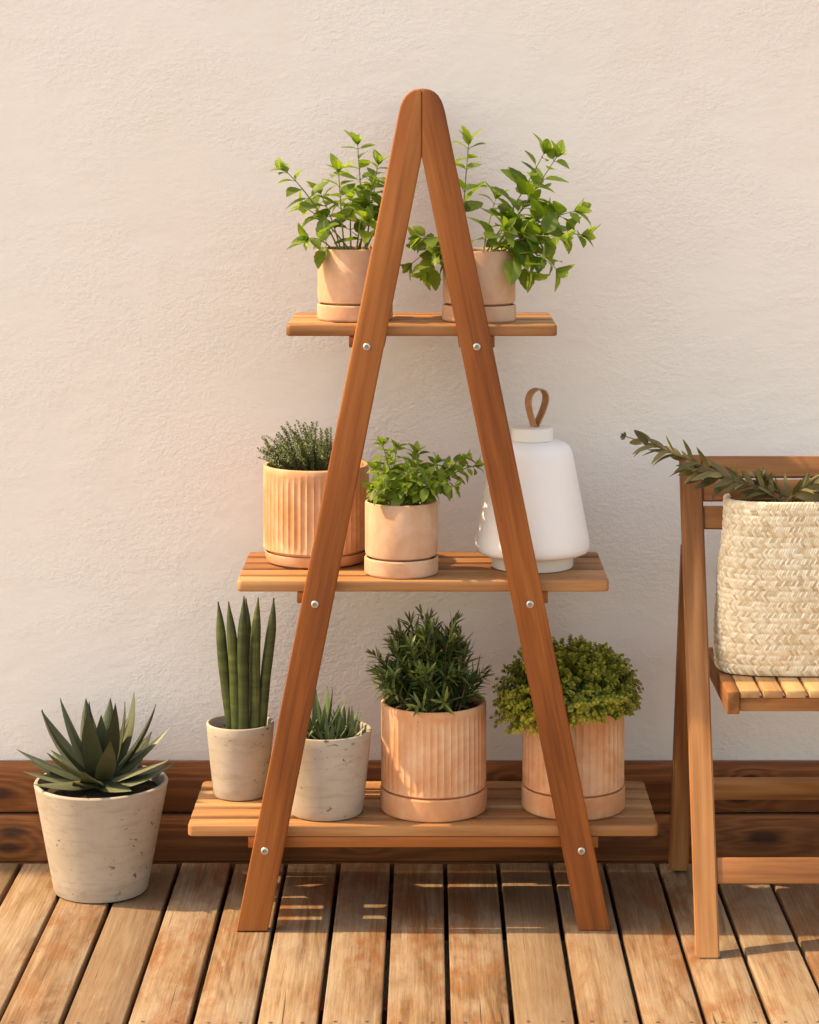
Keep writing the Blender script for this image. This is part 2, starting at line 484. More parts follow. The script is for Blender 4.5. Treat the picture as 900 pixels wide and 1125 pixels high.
def soil():
    m, nt, b = new_mat('potting_soil'); n = N(nt)
    tc = n('ShaderNodeTexCoord').outputs['Object']
    v = n.noise(tc, 130.0, 5, 0.7)
    n.link(n.ramp(v, [(0.3, (0.012, 0.008, 0.005)), (0.6, (0.06, 0.038, 0.022)), (0.8, (0.14, 0.09, 0.055))]), b.inputs['Base Color'])
    b.inputs['Roughness'].default_value = 0.95
    n.link(n.bump(v, 0.9, 0.006), b.inputs['Normal'])
    return m
M_SOIL = soil()

def foliage(name, stops, transl=0.35, rough=0.45, back=None, veins=True):
    m, nt, b = new_mat(name); n = N(nt)
    tc = n('ShaderNodeTexCoord').outputs['Object']
    at = n('ShaderNodeAttribute', attribute_name='tint').outputs['Fac']
    v = n.math('ADD', at, n.math('MULTIPLY', n.math('SUBTRACT', n.noise(tc, 80.0, 3, 0.6), 0.5), 0.35))
    c = n.ramp(v, stops)
    n.link(c, b.inputs['Base Color'])
    b.inputs['Roughness'].default_value = rough
    b.inputs['Specular IOR Level'].default_value = 0.4
    n.link(n.bump(n.noise(tc, 160.0, 3, 0.6), 0.35, 0.002), b.inputs['Normal'])
    out = nt.nodes['Material Output']
    tr = n('ShaderNodeBsdfTranslucent')
    n.link(n.mix(1.0, c, (1.25, 1.32, 0.5), 'MULTIPLY'), tr.inputs['Color'])
    mx = n('ShaderNodeMixShader', {0: transl})
    n.link(b.outputs[0], mx.inputs[1]); n.link(tr.outputs[0], mx.inputs[2])
    n.link(mx.outputs[0], out.inputs[0])
    return m
M_MINT = foliage('mint_leaf', [(0.0, (0.065, 0.115, 0.014)), (0.5, (0.165, 0.255, 0.038)), (1.0, (0.33, 0.43, 0.085))], 0.5)
M_MINTSTEM = foliage('mint_stem', [(0.0, (0.16, 0.20, 0.05)), (1.0, (0.34, 0.36, 0.11))], 0.2)
M_ROSE = foliage('rosemary_leaf', [(0.0, (0.018, 0.038, 0.008)), (0.55, (0.055, 0.092, 0.019)), (1.0, (0.21, 0.25, 0.055))], 0.2, 0.4)
M_THYME = foliage('thyme_leaf', [(0.0, (0.04, 0.065, 0.024)), (0.5, (0.085, 0.125, 0.042)), (1.0, (0.17, 0.22, 0.075))], 0.25)
M_LEMON = foliage('golden_thyme_leaf', [(0.0, (0.035, 0.060, 0.007)), (0.45, (0.130, 0.160, 0.016)), (1.0, (0.44, 0.40, 0.06))], 0.3)
M_AGAVE = foliage('agave_leaf', [(0.0, (0.024, 0.033, 0.016)), (0.5, (0.050, 0.064, 0.030)), (1.0, (0.15, 0.155, 0.08))], 0.06, 0.42)
M_ALOE = foliage('succulent_leaf', [(0.0, (0.05, 0.085, 0.035)), (0.5, (0.10, 0.145, 0.06)), (1.0, (0.20, 0.25, 0.12))], 0.1, 0.42)
M_OLIVE = foliage('dried_leaf', [(0.0, (0.055, 0.050, 0.016)), (0.5, (0.145, 0.122, 0.042)), (1.0, (0.31, 0.245, 0.10))], 0.15, 0.55)
M_TWIG = foliage('woody_twig', [(0.0, (0.10, 0.065, 0.03)), (1.0, (0.19, 0.13, 0.06))], 0.0, 0.7)

def snake():
    m, nt, b = new_mat('cylinder_leaf'); n = N(nt)
    tc = n('ShaderNodeTexCoord').outputs['Object']
    at = n('ShaderNodeAttribute', attribute_name='tint').outputs['Fac']
    w = n.math('MULTIPLY', at, 17.0)
    band = n.noise(n('ShaderNodeMapping', {'Vector': tc, 'Scale': (8, 8, 75)}).outputs[0], 1.0, 3, 0.6, 0.5, w)
    line = n.noise(n('ShaderNodeMapping', {'Vector': tc, 'Scale': (330, 330, 4)}).outputs[0], 1.0, 2, 0.5, 0.0, w)
    c = n.ramp(n.math('ADD', n.math('MULTIPLY', band, 0.7), n.math('MULTIPLY', at, 0.3)), [(0.3, (0.030, 0.046, 0.012)), (0.55, (0.078, 0.098, 0.022)), (0.75, (0.16, 0.17, 0.042))])
    c = n.mix(n.ramp(line, [(0.56, (0, 0, 0)), (0.64, (0.6, 0.6, 0.6))]), c, (0.022, 0.045, 0.013))
    n.link(c, b.inputs['Base Color'])
    b.inputs['Roughness'].default_value = 0.45
    n.link(n.bump(line, 0.3, 0.002), b.inputs['Normal'])
    return m
M_SNAKE = snake()

def simple(name, c, rough=0.5, metal=0.0, nscale=60, namp=0.12, bump=0.1, **kw):
    m, nt, b = new_mat(name); n = N(nt)
    tc = n('ShaderNodeTexCoord').outputs['Object']
    v = n.noise(tc, nscale, 4, 0.6)
    n.link(n.ramp(v, [(0.3, tuple(x * (1 - namp) for x in c)), (0.7, tuple(min(1, x * (1 + namp)) for x in c))]), b.inputs['Base Color'])
    b.inputs['Roughness'].default_value = rough
    b.inputs['Metallic'].default_value = metal
    for k, x in kw.items(): b.inputs[k.replace('_', ' ')].default_value = x
    n.link(n.bump(v, bump, 0.001), b.inputs['Normal'])
    return m
M_BOLT = simple('zinc_bolt', (0.62, 0.60, 0.57), 0.35, 0.85)
M_SOCKET = simple('socket_dark', (0.33, 0.31, 0.28), 0.5, 0.6)
M_LEATHER = simple('tan_leather', (0.42, 0.20, 0.085), 0.6, 0, 90, 0.2, 0.3)
M_LAMPCAP = simple('cream_plastic', (0.82, 0.76, 0.69), 0.5, 0, 40, 0.02, 0.02)
M_SHADE = simple('opal_shade', (0.90, 0.865, 0.835), 0.5, 0, 30, 0.01, 0.01, Subsurface_Weight=0.2, Subsurface_Scale=0.03)
M_EARTH = simple('bare_earth', (0.10, 0.075, 0.05), 0.95, 0, 4, 0.3, 0.5)
M_SCREW = simple('screw_steel', (0.20, 0.16, 0.12), 0.5, 0.7)

def straw():
    m, nt, b = new_mat('palm_straw'); n = N(nt)
    tc = n('ShaderNodeTexCoord').outputs['Object']
    at = n('ShaderNodeAttribute', attribute_name='tint').outputs['Fac']
    v = n.noise(n('ShaderNodeMapping', {'Vector': tc, 'Scale': (70, 70, 110)}).outputs[0], 1.0, 4, 0.65, 0.4)
    v2 = n.noise(tc, 9.0, 3, 0.5)
    f = n.math('ADD', n.math('MULTIPLY', at, 0.5), n.math('ADD', n.math('MULTIPLY', v, 0.35), n.math('MULTIPLY', v2, 0.2)))
    c = n.ramp(f, [(0.2, (0.50, 0.35, 0.20)), (0.5, (0.75, 0.63, 0.44)), (0.8, (0.87, 0.79, 0.63))])
    n.link(c, b.inputs['Base Color'])
    b.inputs['Roughness'].default_value = 0.6
    b.inputs['Specular IOR Level'].default_value = 0.3
    n.link(n.bump(v, 0.25, 0.002), b.inputs['Normal'])
    return m
M_STRAW = straw()

# ------------------------------------------------------------------ the setting
WALL_FRONT, SKIRT_FRONT = 0.388, 0.364
mb = MB()
g = 1500
mb.add([(-g, -g, -0.30), (g, -g, -0.30), (g, g, -0.30), (-g, g, -0.30)], [(0, 1, 2, 3)])
tag(mb.build('ground', M_EARTH), kind='structure')

# deck: boards run from the wall towards the camera; local X = world -Y so the grain follows the boards
PITCH, GAP, G0 = 0.1030, 0.0085, 0.030
MD = Matrix.Translation((0, -3.0, 0)) @ Matrix.Rotation(R(-90), 4, 'Z')
inv = MD.inverted()
mb = MB()
rnd = random.Random(3)
y0, y1 = -7.0, 0.3645
for k in range(-45, 46):
    xa = G0 + PITCH * k + GAP / 2
    xb = G0 + PITCH * (k + 1) - GAP / 2
    dz = rnd.uniform(-0.0012, 0.0012)
    c = Vector(((xa + xb) / 2 + rnd.uniform(-.0007, .0007), (y0 + y1) / 2, -0.0125 + dz))
    t = rnd.random()
    bm = box_bm(y1 - y0, xb - xa, 0.025, 0.0028, 2)
    bm_to_mb(mb, bm, inv @ Matrix.Translation(c) @ Matrix.Rotation(R(-90), 4, 'Z'), 0, t)
    for ys in (-0.448, -1.05, -1.65):
        for sx in (-0.026, 0.026):
            px = c.x + sx + rnd.uniform(-.003, .003)
            ring = [inv @ Vector((px + 0.0032 * math.cos(2 * PI * q / 10), ys + rnd.uniform(0, .0004) + 0.0032 * math.sin(2 * PI * q / 10), dz + 0.0006)) for q in range(10)]
            mb.add(ring, [tuple(range(10))], 1, 0)
tag(mb.build('deck', [M_DECK, M_SCREW], None, MD, world=False, angle=50), kind='structure')
# joists under the deck so that the gaps are closed by something real
mb = MB()
bm_to_mb(mb, box_bm(9.2, 0.020, 0.1, 0.001, 1), Matrix.Translation((0, 0.3762, -0.0486)), 0, .3)
for ys in [0.30 - 0.6 * k for k in range(12)]:
    bm_to_mb(mb, box_bm(9.2, 0.045, 0.095, 0.002, 1), Matrix.Translation((0, ys, -0.0735)), 0, random.random())
tag(mb.build('deck_joists', M_SKIRT_LO, smooth=False), kind='structure')

mb = MB()
bm_to_mb(mb, box_bm(9.4, 0.22, 4.5, 0.004, 1), Matrix.Translation((0, WALL_FRONT + 0.11, 1.95)))
wall = mb.build('wall', M_WALL, None, Matrix.Translation((0, WALL_FRONT, 0)), smooth=False)
tag(wall, 'cream rough plastered wall behind the plant stand and chair', 'wall')

sk = thing('timber_skirting', (0, SKIRT_FRONT, 0), 'reddish brown two-board timber skirting along the foot of the plaster wall', 'skirting')
th = WALL_FRONT - SKIRT_FRONT - 0.003
beam('board', (-4.6, SKIRT_FRONT + th / 2, 0.0485), (4.6, SKIRT_FRONT + th / 2, 0.0485), th, 0.0925, M_SKIRT_LO, sk, bev=0.003, tint=0.13)
beam('board', (-4.6, SKIRT_FRONT + th / 2, 0.1475), (4.6, SKIRT_FRONT + th / 2, 0.1475), th, 0.0950, M_SKIRT_UP, sk, bev=0.003, tint=0.62)

# ------------------------------------------------------------------ plant stand
LT = 0.026                       # leg thickness; the front faces lie at y = -LT
SH_D = 0.288                     # shelf depth, from y = 0 backwards
stand = thing('plant_stand', (P(463, 1018, 0).x, 0.13, 0), 'tall wooden A-frame plant stand with three slatted shelves against the wall', 'plant stand')
SHELVES = []                     # z of the top, x0, x1
for (yt, xa, xb) in ((357, 314, 612.5), (638, 260, 669.5), (907, 206, 723.5)):
    a, b_ = P(xa, yt, 0), P(xb, yt, 0)
    SHELVES.append((a.z, a.x, b_.x))
Z_TOP, Z_MID, Z_BOT = [s[0] for s in SHELVES]

def leg_outline(sign):
    """outline in the front plane, from photo positions on the leg's front face"""
    q = lambda x, y: P(x, y, -LT)
    if sign < 0:
        pts = [(259.5, 1018.5), (294, 1018.5), (463.2, 173), (463.2, 97)]
        arc = [(459, 97.3), (454, 98.6), (449.5, 101.2), (445.5, 105), (442.3, 110), (440, 116), (438.2, 123)]
    else:
        pts = [(671.5, 1018.5), (636, 1018.5), (463.6, 173), (463.6, 97)]
        arc = [(468, 97.3), (473, 98.4), (477.5, 100.8), (481.5, 104.5), (485, 110), (487.3, 116), (489.2, 123)]
    out = [q(*p) for p in pts + arc]
    for p in out[:2]: p.z = 0.0005
    return out

def make_leg(sign, y_front):
    o2 = leg_outline(sign)
    ax0 = (o2[0] + o2[1]) / 2
    ax1 = (o2[2] + o2[-1]) / 2
    M = frame(ax0, ax1, Vector((0, -1, 0)))
    M.translation = (ax0 + ax1) / 2 + Vector((0, y_front + LT - 0 + LT / 2 - LT, 0))
    bm = bmesh.new()
    fr = [bm.verts.new((p.x, y_front, p.z)) for p in o2]
    bk = [bm.verts.new((p.x, y_front + LT, p.z)) for p in o2]
    n_ = len(o2)
    f1 = bm.faces.new(fr); f2 = bm.faces.new(bk[::-1])
    for i in range(n_):
        j = (i + 1) % n_
        bm.faces.new((fr[j], fr[i], bk[i], bk[j]))
    bmesh.ops.recalc_face_normals(bm, faces=bm.faces[:])
    ed = [e for e in bm.edges if e in f1.edges[:] or e in f2.edges[:]]
    bmesh.ops.bevel(bm, geom=ed, offset=0.0036, segments=3, affect='EDGES', profile=0.5)
    m_ = MB()
    bm_to_mb(m_, bm, Matrix.Identity(4), 0, random.random())
    return m_.build('leg', M_STAND, stand, M, angle=40)

legs = [make_leg(-1, -LT), make_leg(1, -LT)]
rear = [make_leg(-1, SH_D), make_leg(1, SH_D)]

def bolt(parent, x, z, yf, sgn=-1):
    m_ = MB()
    M = Matrix.Translation((x, yf, z)) @ Matrix.Rotation(R(90) * (1 if sgn < 0 else -1), 4, 'X')
    lathe(m_, (0, 0, 0), [(0.0068, 0.0), (0.0068, 0.0010), (0.0062, 0.0021), (0.0050, 0.0027), (0.0036, 0.0028)], 24)
    lathe(m_, (0, 0, 0), [(0.0036, 0.0028), (0.0034, 0.0010), (0.0001, 0.0008)], 6, None, 1)
    m_.build('bolt', [M_BOLT, M_SOCKET], parent, M, world=False)
BOLTS = (((403, 381), (524, 381)), ((346, 664), (582.5, 664)), ((291, 935), (639, 935)))
for pair in BOLTS:
    for i, (bx, by) in enumerate(pair):
        p = P(bx, by, -LT)
        bolt(legs[i], p.x, p.z, -LT, -1)
        bolt(rear[i], p.x, p.z, SH_D + LT, 1)

for si, (z, xa, xb) in enumerate(SHELVES):
    t = 0.020
    M = Matrix.Translation(((xa + xb) / 2, SH_D / 2, z - t / 2))
    m_ = MB()
    ns, gp = 5, 0.0170
    sw = (SH_D - gp * (ns - 1)) / ns
    for k in range(ns):
        yc = sw / 2 + k * (sw + gp)
        bm = box_bm(xb - xa, sw, t, 0)
        if k in (0, ns - 1):     # rounded outer corners
            ve = [e for e in bm.edges if abs(e.verts[0].co.z - e.verts[1].co.z) > 0.001 and ((e.verts[0].co.y < 0) == (k == 0))]
            bmesh.ops.bevel(bm, geom=ve, offset=0.010, segments=5, affect='EDGES', profile=0.5)
        bmesh.ops.bevel(bm, geom=[e for e in bm.edges if e.calc_face_angle(0) > 0.8], offset=0.0030, segments=2, affect='EDGES', profile=0.5)
        bm_to_mb(m_, bm, Matrix.Translation((0, yc - SH_D / 2, 0)), 0, random.random())
    sh = m_.build('shelf', M_SHELF, stand, M, world=False, angle=45)
    for i, (bx, by) in enumerate(BOLTS[si]):
        p = P(bx, by, 0)
        zc = z - t - 0.0105
        beam('cleat', (p.x, 0.0008, zc), (p.x, SH_D - 0.0008, zc), 0.064 if si < 2 else 0.060, 0.020, M_STAND, sh, bev=0.002)
zb = SHELVES[2][0] - 0.020
x0 = P(291, 935, 0).x + 0.030; x1 = P(639, 935, 0).x - 0.030
beam('apron_rail', (x0, 0.013, zb - 0.0105), (x1, 0.013, zb - 0.0105), 0.020, 0.020, M_STAND, stand, bev=0.002)
beam('apron_rail', (x0, SH_D - 0.013, zb - 0.0105), (x1, SH_D - 0.013, zb - 0.0105), 0.020, 0.020, M_STAND, stand, bev=0.002)

# ------------------------------------------------------------------ pots
def soil_disc(t, c, r, z):
    m_ = MB()
    rr = random.Random(int(r * 1e5))
    prof = [(0.0005, 0.006), (r * 0.4, 0.005), (r * 0.75, 0.003), (r, -0.002)]
    lathe(m_, Vector(c) + Vector((0, 0, z)), prof, 40, lambda q, zz, a: q)
    m_.v = [v + Vector((0, 0, 0.004 * mnoise.noise(v * 90))) for v in m_.v]
    for _ in range(60):          # crumbs
        a, q = rr.uniform(0, 2 * PI), r * 0.93 * math.sqrt(rr.random())
        s = rr.uniform(0.001, 0.003)
        ctr = Vector(c) + Vector((q * math.cos(a), q * math.sin(a), z + 0.005))
        m_.add([ctr + Vector((s, 0, 0)), ctr + Vector((-s, s * .3, 0)), ctr + Vector((0, -s, 0)), ctr + Vector((0, s, 0.3 * s)), ctr + Vector((0, 0, s)), ctr - Vector((0, 0, s))],
               [(0, 3, 4), (3, 1, 4), (1, 2, 4), (2, 0, 4), (3, 0, 5), (1, 3, 5), (2, 1, 5), (0, 2, 5)])
    m_.build('soil', M_SOIL, t, smooth=True, angle=60)

def smooth_pot(t, c, r, h, hs):
    """plain terracotta cylinder in a close-fitting saucer"""
    m_ = MB(); w = 0.0055; rs = r + 0.0010
    lathe(m_, c, [(0.0005, 0.0006), (rs * .95, 0.0006), (rs - .001, 0.0025), (rs, 0.005), (rs, hs - 0.002), (rs - 0.0015, hs), (rs - 0.004, hs), (rs - 0.0055, hs - 0.0015), (rs - 0.0055, 0.008), (0.0005, 0.008)], 80)
    m_.build('saucer', M_TERRA, t)
    m_ = MB(); ri = r - 0.0015
    lathe(m_, c, [(0.0005, 0.0095), (ri - .012, 0.0095), (ri - .0105, hs - 0.001), (ri - .003, hs + 0.0028), (ri, hs + 0.0045), (r, hs + 0.012), (r, h - 0.003), (r - 0.0012, h - 0.0008), (r - 0.003, h),
                  (r - w + .001, h - 0.0006), (r - w, h - 0.003), (r - w, h - 0.022), (0.0005, h - 0.024)], 80)
    m_.build('pot', M_TERRA, t)
    soil_disc(t, c, r - w - 0.0006, h - 0.014)

def fluted_pot(t, c, r, h, hs, nfl=46, shallow=False):
    m_ = MB()
    if shallow:
        lathe(m_, c, [(0.0005, 0.0006), (r * .86, 0.0006), (r * .93, 0.004), (r * .965, 0.012), (r * .975, hs - .001), (r * .96, hs), (r * .93, hs - .002), (r * .90, 0.008), (0.0005, 0.007)], 96)
        zb_ = 0.0085
    else:
        rs = r + 0.0015
        lathe(m_, c, [(0.0005, 0.0006), (rs * .96, 0.0006), (rs - .001, 0.003), (rs, 0.007), (rs, hs - 0.003), (rs - 0.002, hs - .0006), (rs - 0.0045, hs), (rs - 0.0075, hs - 0.002), (rs - .0085, 0.009), (0.0005, 0.008)], 96)
        zb_ = 0.0095
    m_.build('saucer', M_SAUCER, t)
    z0 = hs + 0.004 if not shallow else hs + 0.006
    z1 = h - 0.013
    A = 0.0021
    def mod(q, z, a):
        if q < r - 0.006 or z < z0 or z > z1: return q
        e = min(1, (z - z0) / 0.010, (z1 - z) / 0.008)
        e = max(0, e)
        s = abs(math.cos(nfl * a / 2)) ** 0.7
        return q - A * e * s
    prof = [(0.0005, zb_), (r * .80, zb_)]
    if shallow: prof += [(r * .86, zb_ + .004), (r * .90, hs), (r * .962, hs + .003), (r - 0.0012, hs + 0.010)]
    else: prof += [(r - .0115, zb_ + .002), (r - .0115, hs - .002), (r - .0032, hs + .0012), (r - .0008, hs + .004)]
    for i in range(15):
        prof.append((r, z0 + (z1 - z0) * i / 14) if i else (r, z0 + .0005))
    prof += [(r, h - .003), (r - .0015, h - .0006), (r - .0035, h), (r - .0065, h - .001), (r - .0075, h - .004), (r - .0075, h - .028), (0.0005, h - .030)]
    prof.sort(key=lambda q: 0) 
    # a few extra rows where flutes fade out
    lathe(m2 := MB(), c, prof, nfl * 8, mod)
    m2.build('pot', M_FLUTE, t, angle=50)
    soil_disc(t, c, r - .0082, h - 0.016)

def stone_pot(t, c, r0, r1, h, w=0.007):
    m_ = MB()
    prof = [(0.0005, 0.0006), (r0 - .006, 0.0006), (r0 - .002, 0.002), (r0, 0.006)]
    for i in range(1, 9): prof.append((r0 + (r1 - r0) * i / 8, 0.006 + (h - .009) * i / 8))
    prof += [(r1 - .001, h - .001), (r1 - .003, h), (r1 - w + .002, h - .0004), (r1 - w, h - .003), (r1 - w - .003, h - .03), (0.0005, h - .032)]
    lathe(m_, c, prof, 88, lambda q, z, a: q * (1 + 0.004 * math.sin(3 * a + 1) * (z / h)))
    m_.build('pot', M_STONE, t)
    soil_disc(t, c, r1 - w - .0028, h - 0.020)

# ------------------------------------------------------------------ mint
def mint_sprig(t, base, tip, Lmax, rad=0.0016, bend=None, seed=0, node=0.022, bare=0.25, tintb=0.0):
    rr = random.Random(seed)
    base, tip = Vector(base), Vector(tip)
    ln = (tip - base).length
    if bend is None:
        bend = Vector((0, 0, 0.28 * ln))
    midp = (base + tip) / 2 + bend + Vector((rr.uniform(-1, 1), rr.uniform(-1, 1), 0)) * 0.05 * ln
    pts = curve_pts(base, midp, tip, 12)
    m_ = MB()
    tube(m_, pts, [rad * (1 - 0.55 * i / 12) for i in range(13)], 6, 0, rr.random())
    st = m_.build('stem', M_MINTSTEM, t)
    lf = MB()
    nn = max(3, int(ln / node))
    rot = rr.uniform(0, PI)
    for k in range(nn):
        s = bare + (1 - bare) * (k + 0.5) / nn
        s = min(s, 0.985)
        i = min(11, int(s * 12)); fr_ = s * 12 - i
        p = pts[i].lerp(pts[i + 1], fr_)
        ax = (pts[i + 1] - pts[i]).normalized()
        a = ax.cross(Vector((0.31, 0.9, 0.1))).normalized(); b_ = ax.cross(a)
        rot += PI / 2 + rr.uniform(-.3, .3)
        young = k / nn
        size = Lmax * (0.72 + 0.28 * math.sin(PI * min(1, young * 1.2 + .15))) * rr.uniform(.75, 1.12) * (1 - 0.25 * young)
        for h_ in (0, PI):
            if rr.random() < 0.06: continue
            sd = a * math.cos(rot + h_) + b_ * math.sin(rot + h_)
            d = (sd * rr.uniform(.8, 1.1) + ax * rr.uniform(.25, .8) + Vector((0, 0, rr.uniform(-.35, .2)))).normalized()
            pb = p + d * size * 0.14
            tube(lf, [p, pb], [0.0007, 0.0006], 4, 0, 0.6)
            leaf(lf, pb, d, (Vector((0, 0, 1)) + ax * .3 + Vector((rr.uniform(-.4, .4), rr.uniform(-.7, .2), 0))), size, size * rr.uniform(.54, .70), curl=rr.uniform(.05, .45), fold=rr.uniform(.1, .4), rows=10, serr=0.055,
                 shape=0.8, tint=min(1, max(0, rr.gauss(0.38 + tintb + 0.28 * young, .17))), twist=rr.uniform(-.3, .3))
    ax = (pts[-1] - pts[-2]).normalized()
    a = ax.cross(Vector((0.31, 0.9, 0.1))).normalized(); b_ = ax.cross(a)
    for q in range(7):
        ang = q * 2.4 + rr.random()
        o = 1.0 if q < 4 else 0.45
        d = (ax * (1.0 if o == 1.0 else 1.6) + (a * math.cos(ang) + b_ * math.sin(ang)) * rr.uniform(.5, 1.0) * o).normalized()
        size = Lmax * rr.uniform(.45, .72) * (1.0 if q < 4 else .6)
        leaf(lf, pts[-1] - ax * 0.002, d, ax + Vector((0, -.2, .2)), size, size * .46, curl=rr.uniform(0, .35), fold=.35, rows=8, serr=.05, shape=.85, tint=min(1, max(0, rr.gauss(.72 + tintb, .14))))
    lf.build('leaves', M_MINT, st)

def mint_pot(label, px, r_px, py_base, zshelf, h, hs, tips, Lmax, seed, node=0.022):
    D = (CAM_H - zshelf) * F_PX / (py_base - VPY)
    r = r_px * (D + 0.065) / F_PX
    yc = D - CAM_D + r
    c = P(px, 0, yc); c.z = zshelf
    t = thing('potted_mint', c, label, 'potted plant', 'small terracotta pots of mint')
    smooth_pot(t, (c.x, c.y, c.z), r, h, hs)
    rr = random.Random(seed)
    zs = zshelf + h - 0.012
    for i, (tx, ty, dy, sag) in enumerate(tips):
        tip = P(tx, ty, yc + dy)
        ang = math.atan2(dy, (tx - px) / 600 + 1e-4) + rr.uniform(-.5, .5)
        q = r * rr.uniform(.1, .6)
        base = Vector((c.x + q * math.cos(ang), c.y + q * math.sin(ang), zs))
        ln = (tip - base).length
        mint_sprig(t, base, tip, Lmax, seed=seed * 100 + i, bend=Vector((0, 0, sag * ln)), node=node, rad=0.0018, bare=0.3 if ln > .1 else .2)
    return t

mint_pot('mint in a plain terracotta pot at the left of the top shelf, upright pale sprigs', 390, 41, 354.5, Z_TOP, 0.132, 0.030,
         [(312, 186, -.02, .12), (393, 158, .0, .05), (352, 212, .03, .1), (372, 188, -.05, .08), (412, 205, .04, .05), (443, 190, .0, .1), (338, 262, -.07, .25),
          (405, 243, -.07, .2), (428, 235, .02, .1), (385, 215, .06, .05), (335, 228, .05, .15), (416, 180, -.02, .05), (400, 225, -.03, .1)], 0.056, 11, node=.027)
mint_pot('mint with long sprigs spilling sideways, in a terracotta pot right on the top shelf', 526.5, 40, 355.5, Z_TOP, 0.130, 0.030,
         [(515, 158, .0, .05), (598, 168, -.02, .05), (612, 172, -.02, .05), (632, 232, -.04, .12), (640, 258, .0, .2), (612, 296, -.05, .4), (582, 300, -.07, .45), (462, 262, -.04, .25),
          (470, 300, -.05, .45), (452, 290, .02, .4), (545, 218, .05, .1), (582, 222, .03, .1), (556, 250, -.07, .2), (590, 262, .06, .2), (617, 262, -.07, .25), (485, 275, -.06, .3), (600, 235, .04, .1), (573, 255, -.05, .2)], 0.062, 23, node=.028)
mint_pot('small leafy mint in a plain terracotta pot in the middle of the centre shelf', 441, 40, 637, Z_MID, 0.132, 0.031,
         [(420, 487, .0, .05), (436, 492, .02, .05), (458, 497, .0, .05), (480, 508, .0, .1), (512, 503, -.02, .15), (522, 512, .02, .2), (500, 535, -.05, .35), (412, 515, .03, .1), (425, 520, -.05, .1), (447, 515, -.05, .1),
          (468, 522, -.05, .15), (455, 505, .05, .05), (490, 520, .03, .15), (430, 505, .04, .05), (410, 535, -.03, .25), (474, 535, -.06, .3), (420, 535, -.065, .3), (445, 535, -.07, .3)], 0.037, 37, node=0.0145)

# ------------------------------------------------------------------ fine herbs
def herb(t, c, n, reach, leaf_l, leaf_w, per, mat, stem_r, seed, tb=0.4, tv=0.2, tilt=1.0, tiptint=0.3, up=0.6, shape=1.0, rows=4, base_r=0.05, whorl=2, extra=None, wob=.1):
    """n wiry sprigs out of the soil at c; reach(a, e) gives the tip offset"""
    rr = random.Random(seed)
    lf, sm = MB(), MB()
    jobs = [(k, n, reach) for k in range(n)]
    if extra: jobs += [(k, extra[0], extra[1]) for k in range(extra[0])]
    for (k, n, reach) in jobs:
        a = k * 2.39996 + rr.uniform(-.3, .3)
        e = math.sqrt((k + .5) / n)
        tip = Vector(c) + reach(a, e, rr)
        if extra and reach is extra[1]: a = math.atan2(tip.y - c.y, tip.x - c.x)
        q = base_r * e * rr.uniform(.5, 1)
        base = Vector(c) + Vector((q * math.cos(a), q * math.sin(a), -0.004))
        ln = (tip - base).length
        mid_ = (base + tip) / 2 + Vector((0, 0, 0.22 * ln)) + Vector((rr.uniform(-1, 1), rr.uniform(-1, 1), rr.uniform(-.5, .5))) * wob * ln
        pts = curve_pts(base, mid_, tip, 8)
        tube(sm, pts, [stem_r * (1 - .6 * i / 8) for i in range(9)], 4, 0, rr.random())
        nl = max(4, int(per * ln))
        clump = rr.gauss(0, .13)
        rot = rr.uniform(0, PI)
        for j in range(nl):
            s = 0.16 + 0.84 * (j + rr.random() * .6) / nl
            s = min(s, .999)
            i = min(7, int(s * 8)); p = pts[i].lerp(pts[i + 1], s * 8 - i)
            ax = (pts[i + 1] - pts[i]).normalized()
            x_ = ax.cross(Vector((.3, .8, .3))).normalized(); y_ = ax.cross(x_)
            rot += 1.57 if whorl == 2 else 2.4
            for hq in ((0, PI) if whorl == 2 else (0,)):
                an = rot + hq + rr.uniform(-.3, .3)
                sd = x_ * math.cos(an) + y_ * math.sin(an)
                d = (sd + ax * rr.uniform(.3, 1.2) * up * 1.3 + Vector((0, 0, .12))).normalized()
                L = leaf_l * rr.uniform(.65, 1.15) * (1 - .35 * max(0, s - .75) / .25)
                leaf(lf, p, d, ax + Vector((0, -.1, .35)), L, leaf_w * rr.uniform(.8, 1.15), curl=rr.uniform(-.25, .45), fold=.25, rows=rows, shape=shape,
                     tint=min(1, max(0, rr.gauss(tb + clump + tiptint * (s - .5), tv))))
        ax = (pts[-1] - pts[-2]).normalized()
        for q_ in range(4):
            d = (ax * 1.4 + rv(.7)).normalized()
            leaf(lf, pts[-1], d, Vector((0, -.3, 1)), leaf_l * .6, leaf_w * .7, curl=.1, fold=.3, rows=rows, shape=shape, tint=min(1, max(0, rr.gauss(tb + clump + tiptint, tv))))
    sm.build('stems', M_TWIG if mat is not M_LEMON else M_MINTSTEM, t)
    lf.build('foliage', mat, t)

def pot_c(px, r, py_base, z):
    D = (CAM_H - z) * F_PX / (py_base - VPY)
    yc = D - CAM_D + r
    c = P(px, 0, yc); c.z = z
    return c

# thyme in the shallow-saucer fluted pot, middle shelf
c = pot_c(347.5, 0.0975, 627, Z_MID)
t = thing('potted_thyme', c, 'grey-green thyme in a pale fluted terracotta pot, left end of the middle shelf', 'potted plant', 'fluted terracotta pots')
fluted_pot(t, c, 0.0985, 0.182, 0.022, 50, shallow=True)
def reach_thyme(a, e, rr):
    return Vector((-0.014 + 0.082 * e * math.cos(a), 0.07 * e * math.sin(a), rr.uniform(.035, .100) * (1 - .45 * e * e)))
herb(t, c + Vector((-0.014, 0, 0.168)), 165, reach_thyme, 0.0078, 0.0031, 250, M_THYME, 0.0007, 5, tb=.52, tv=.2, base_r=.065)

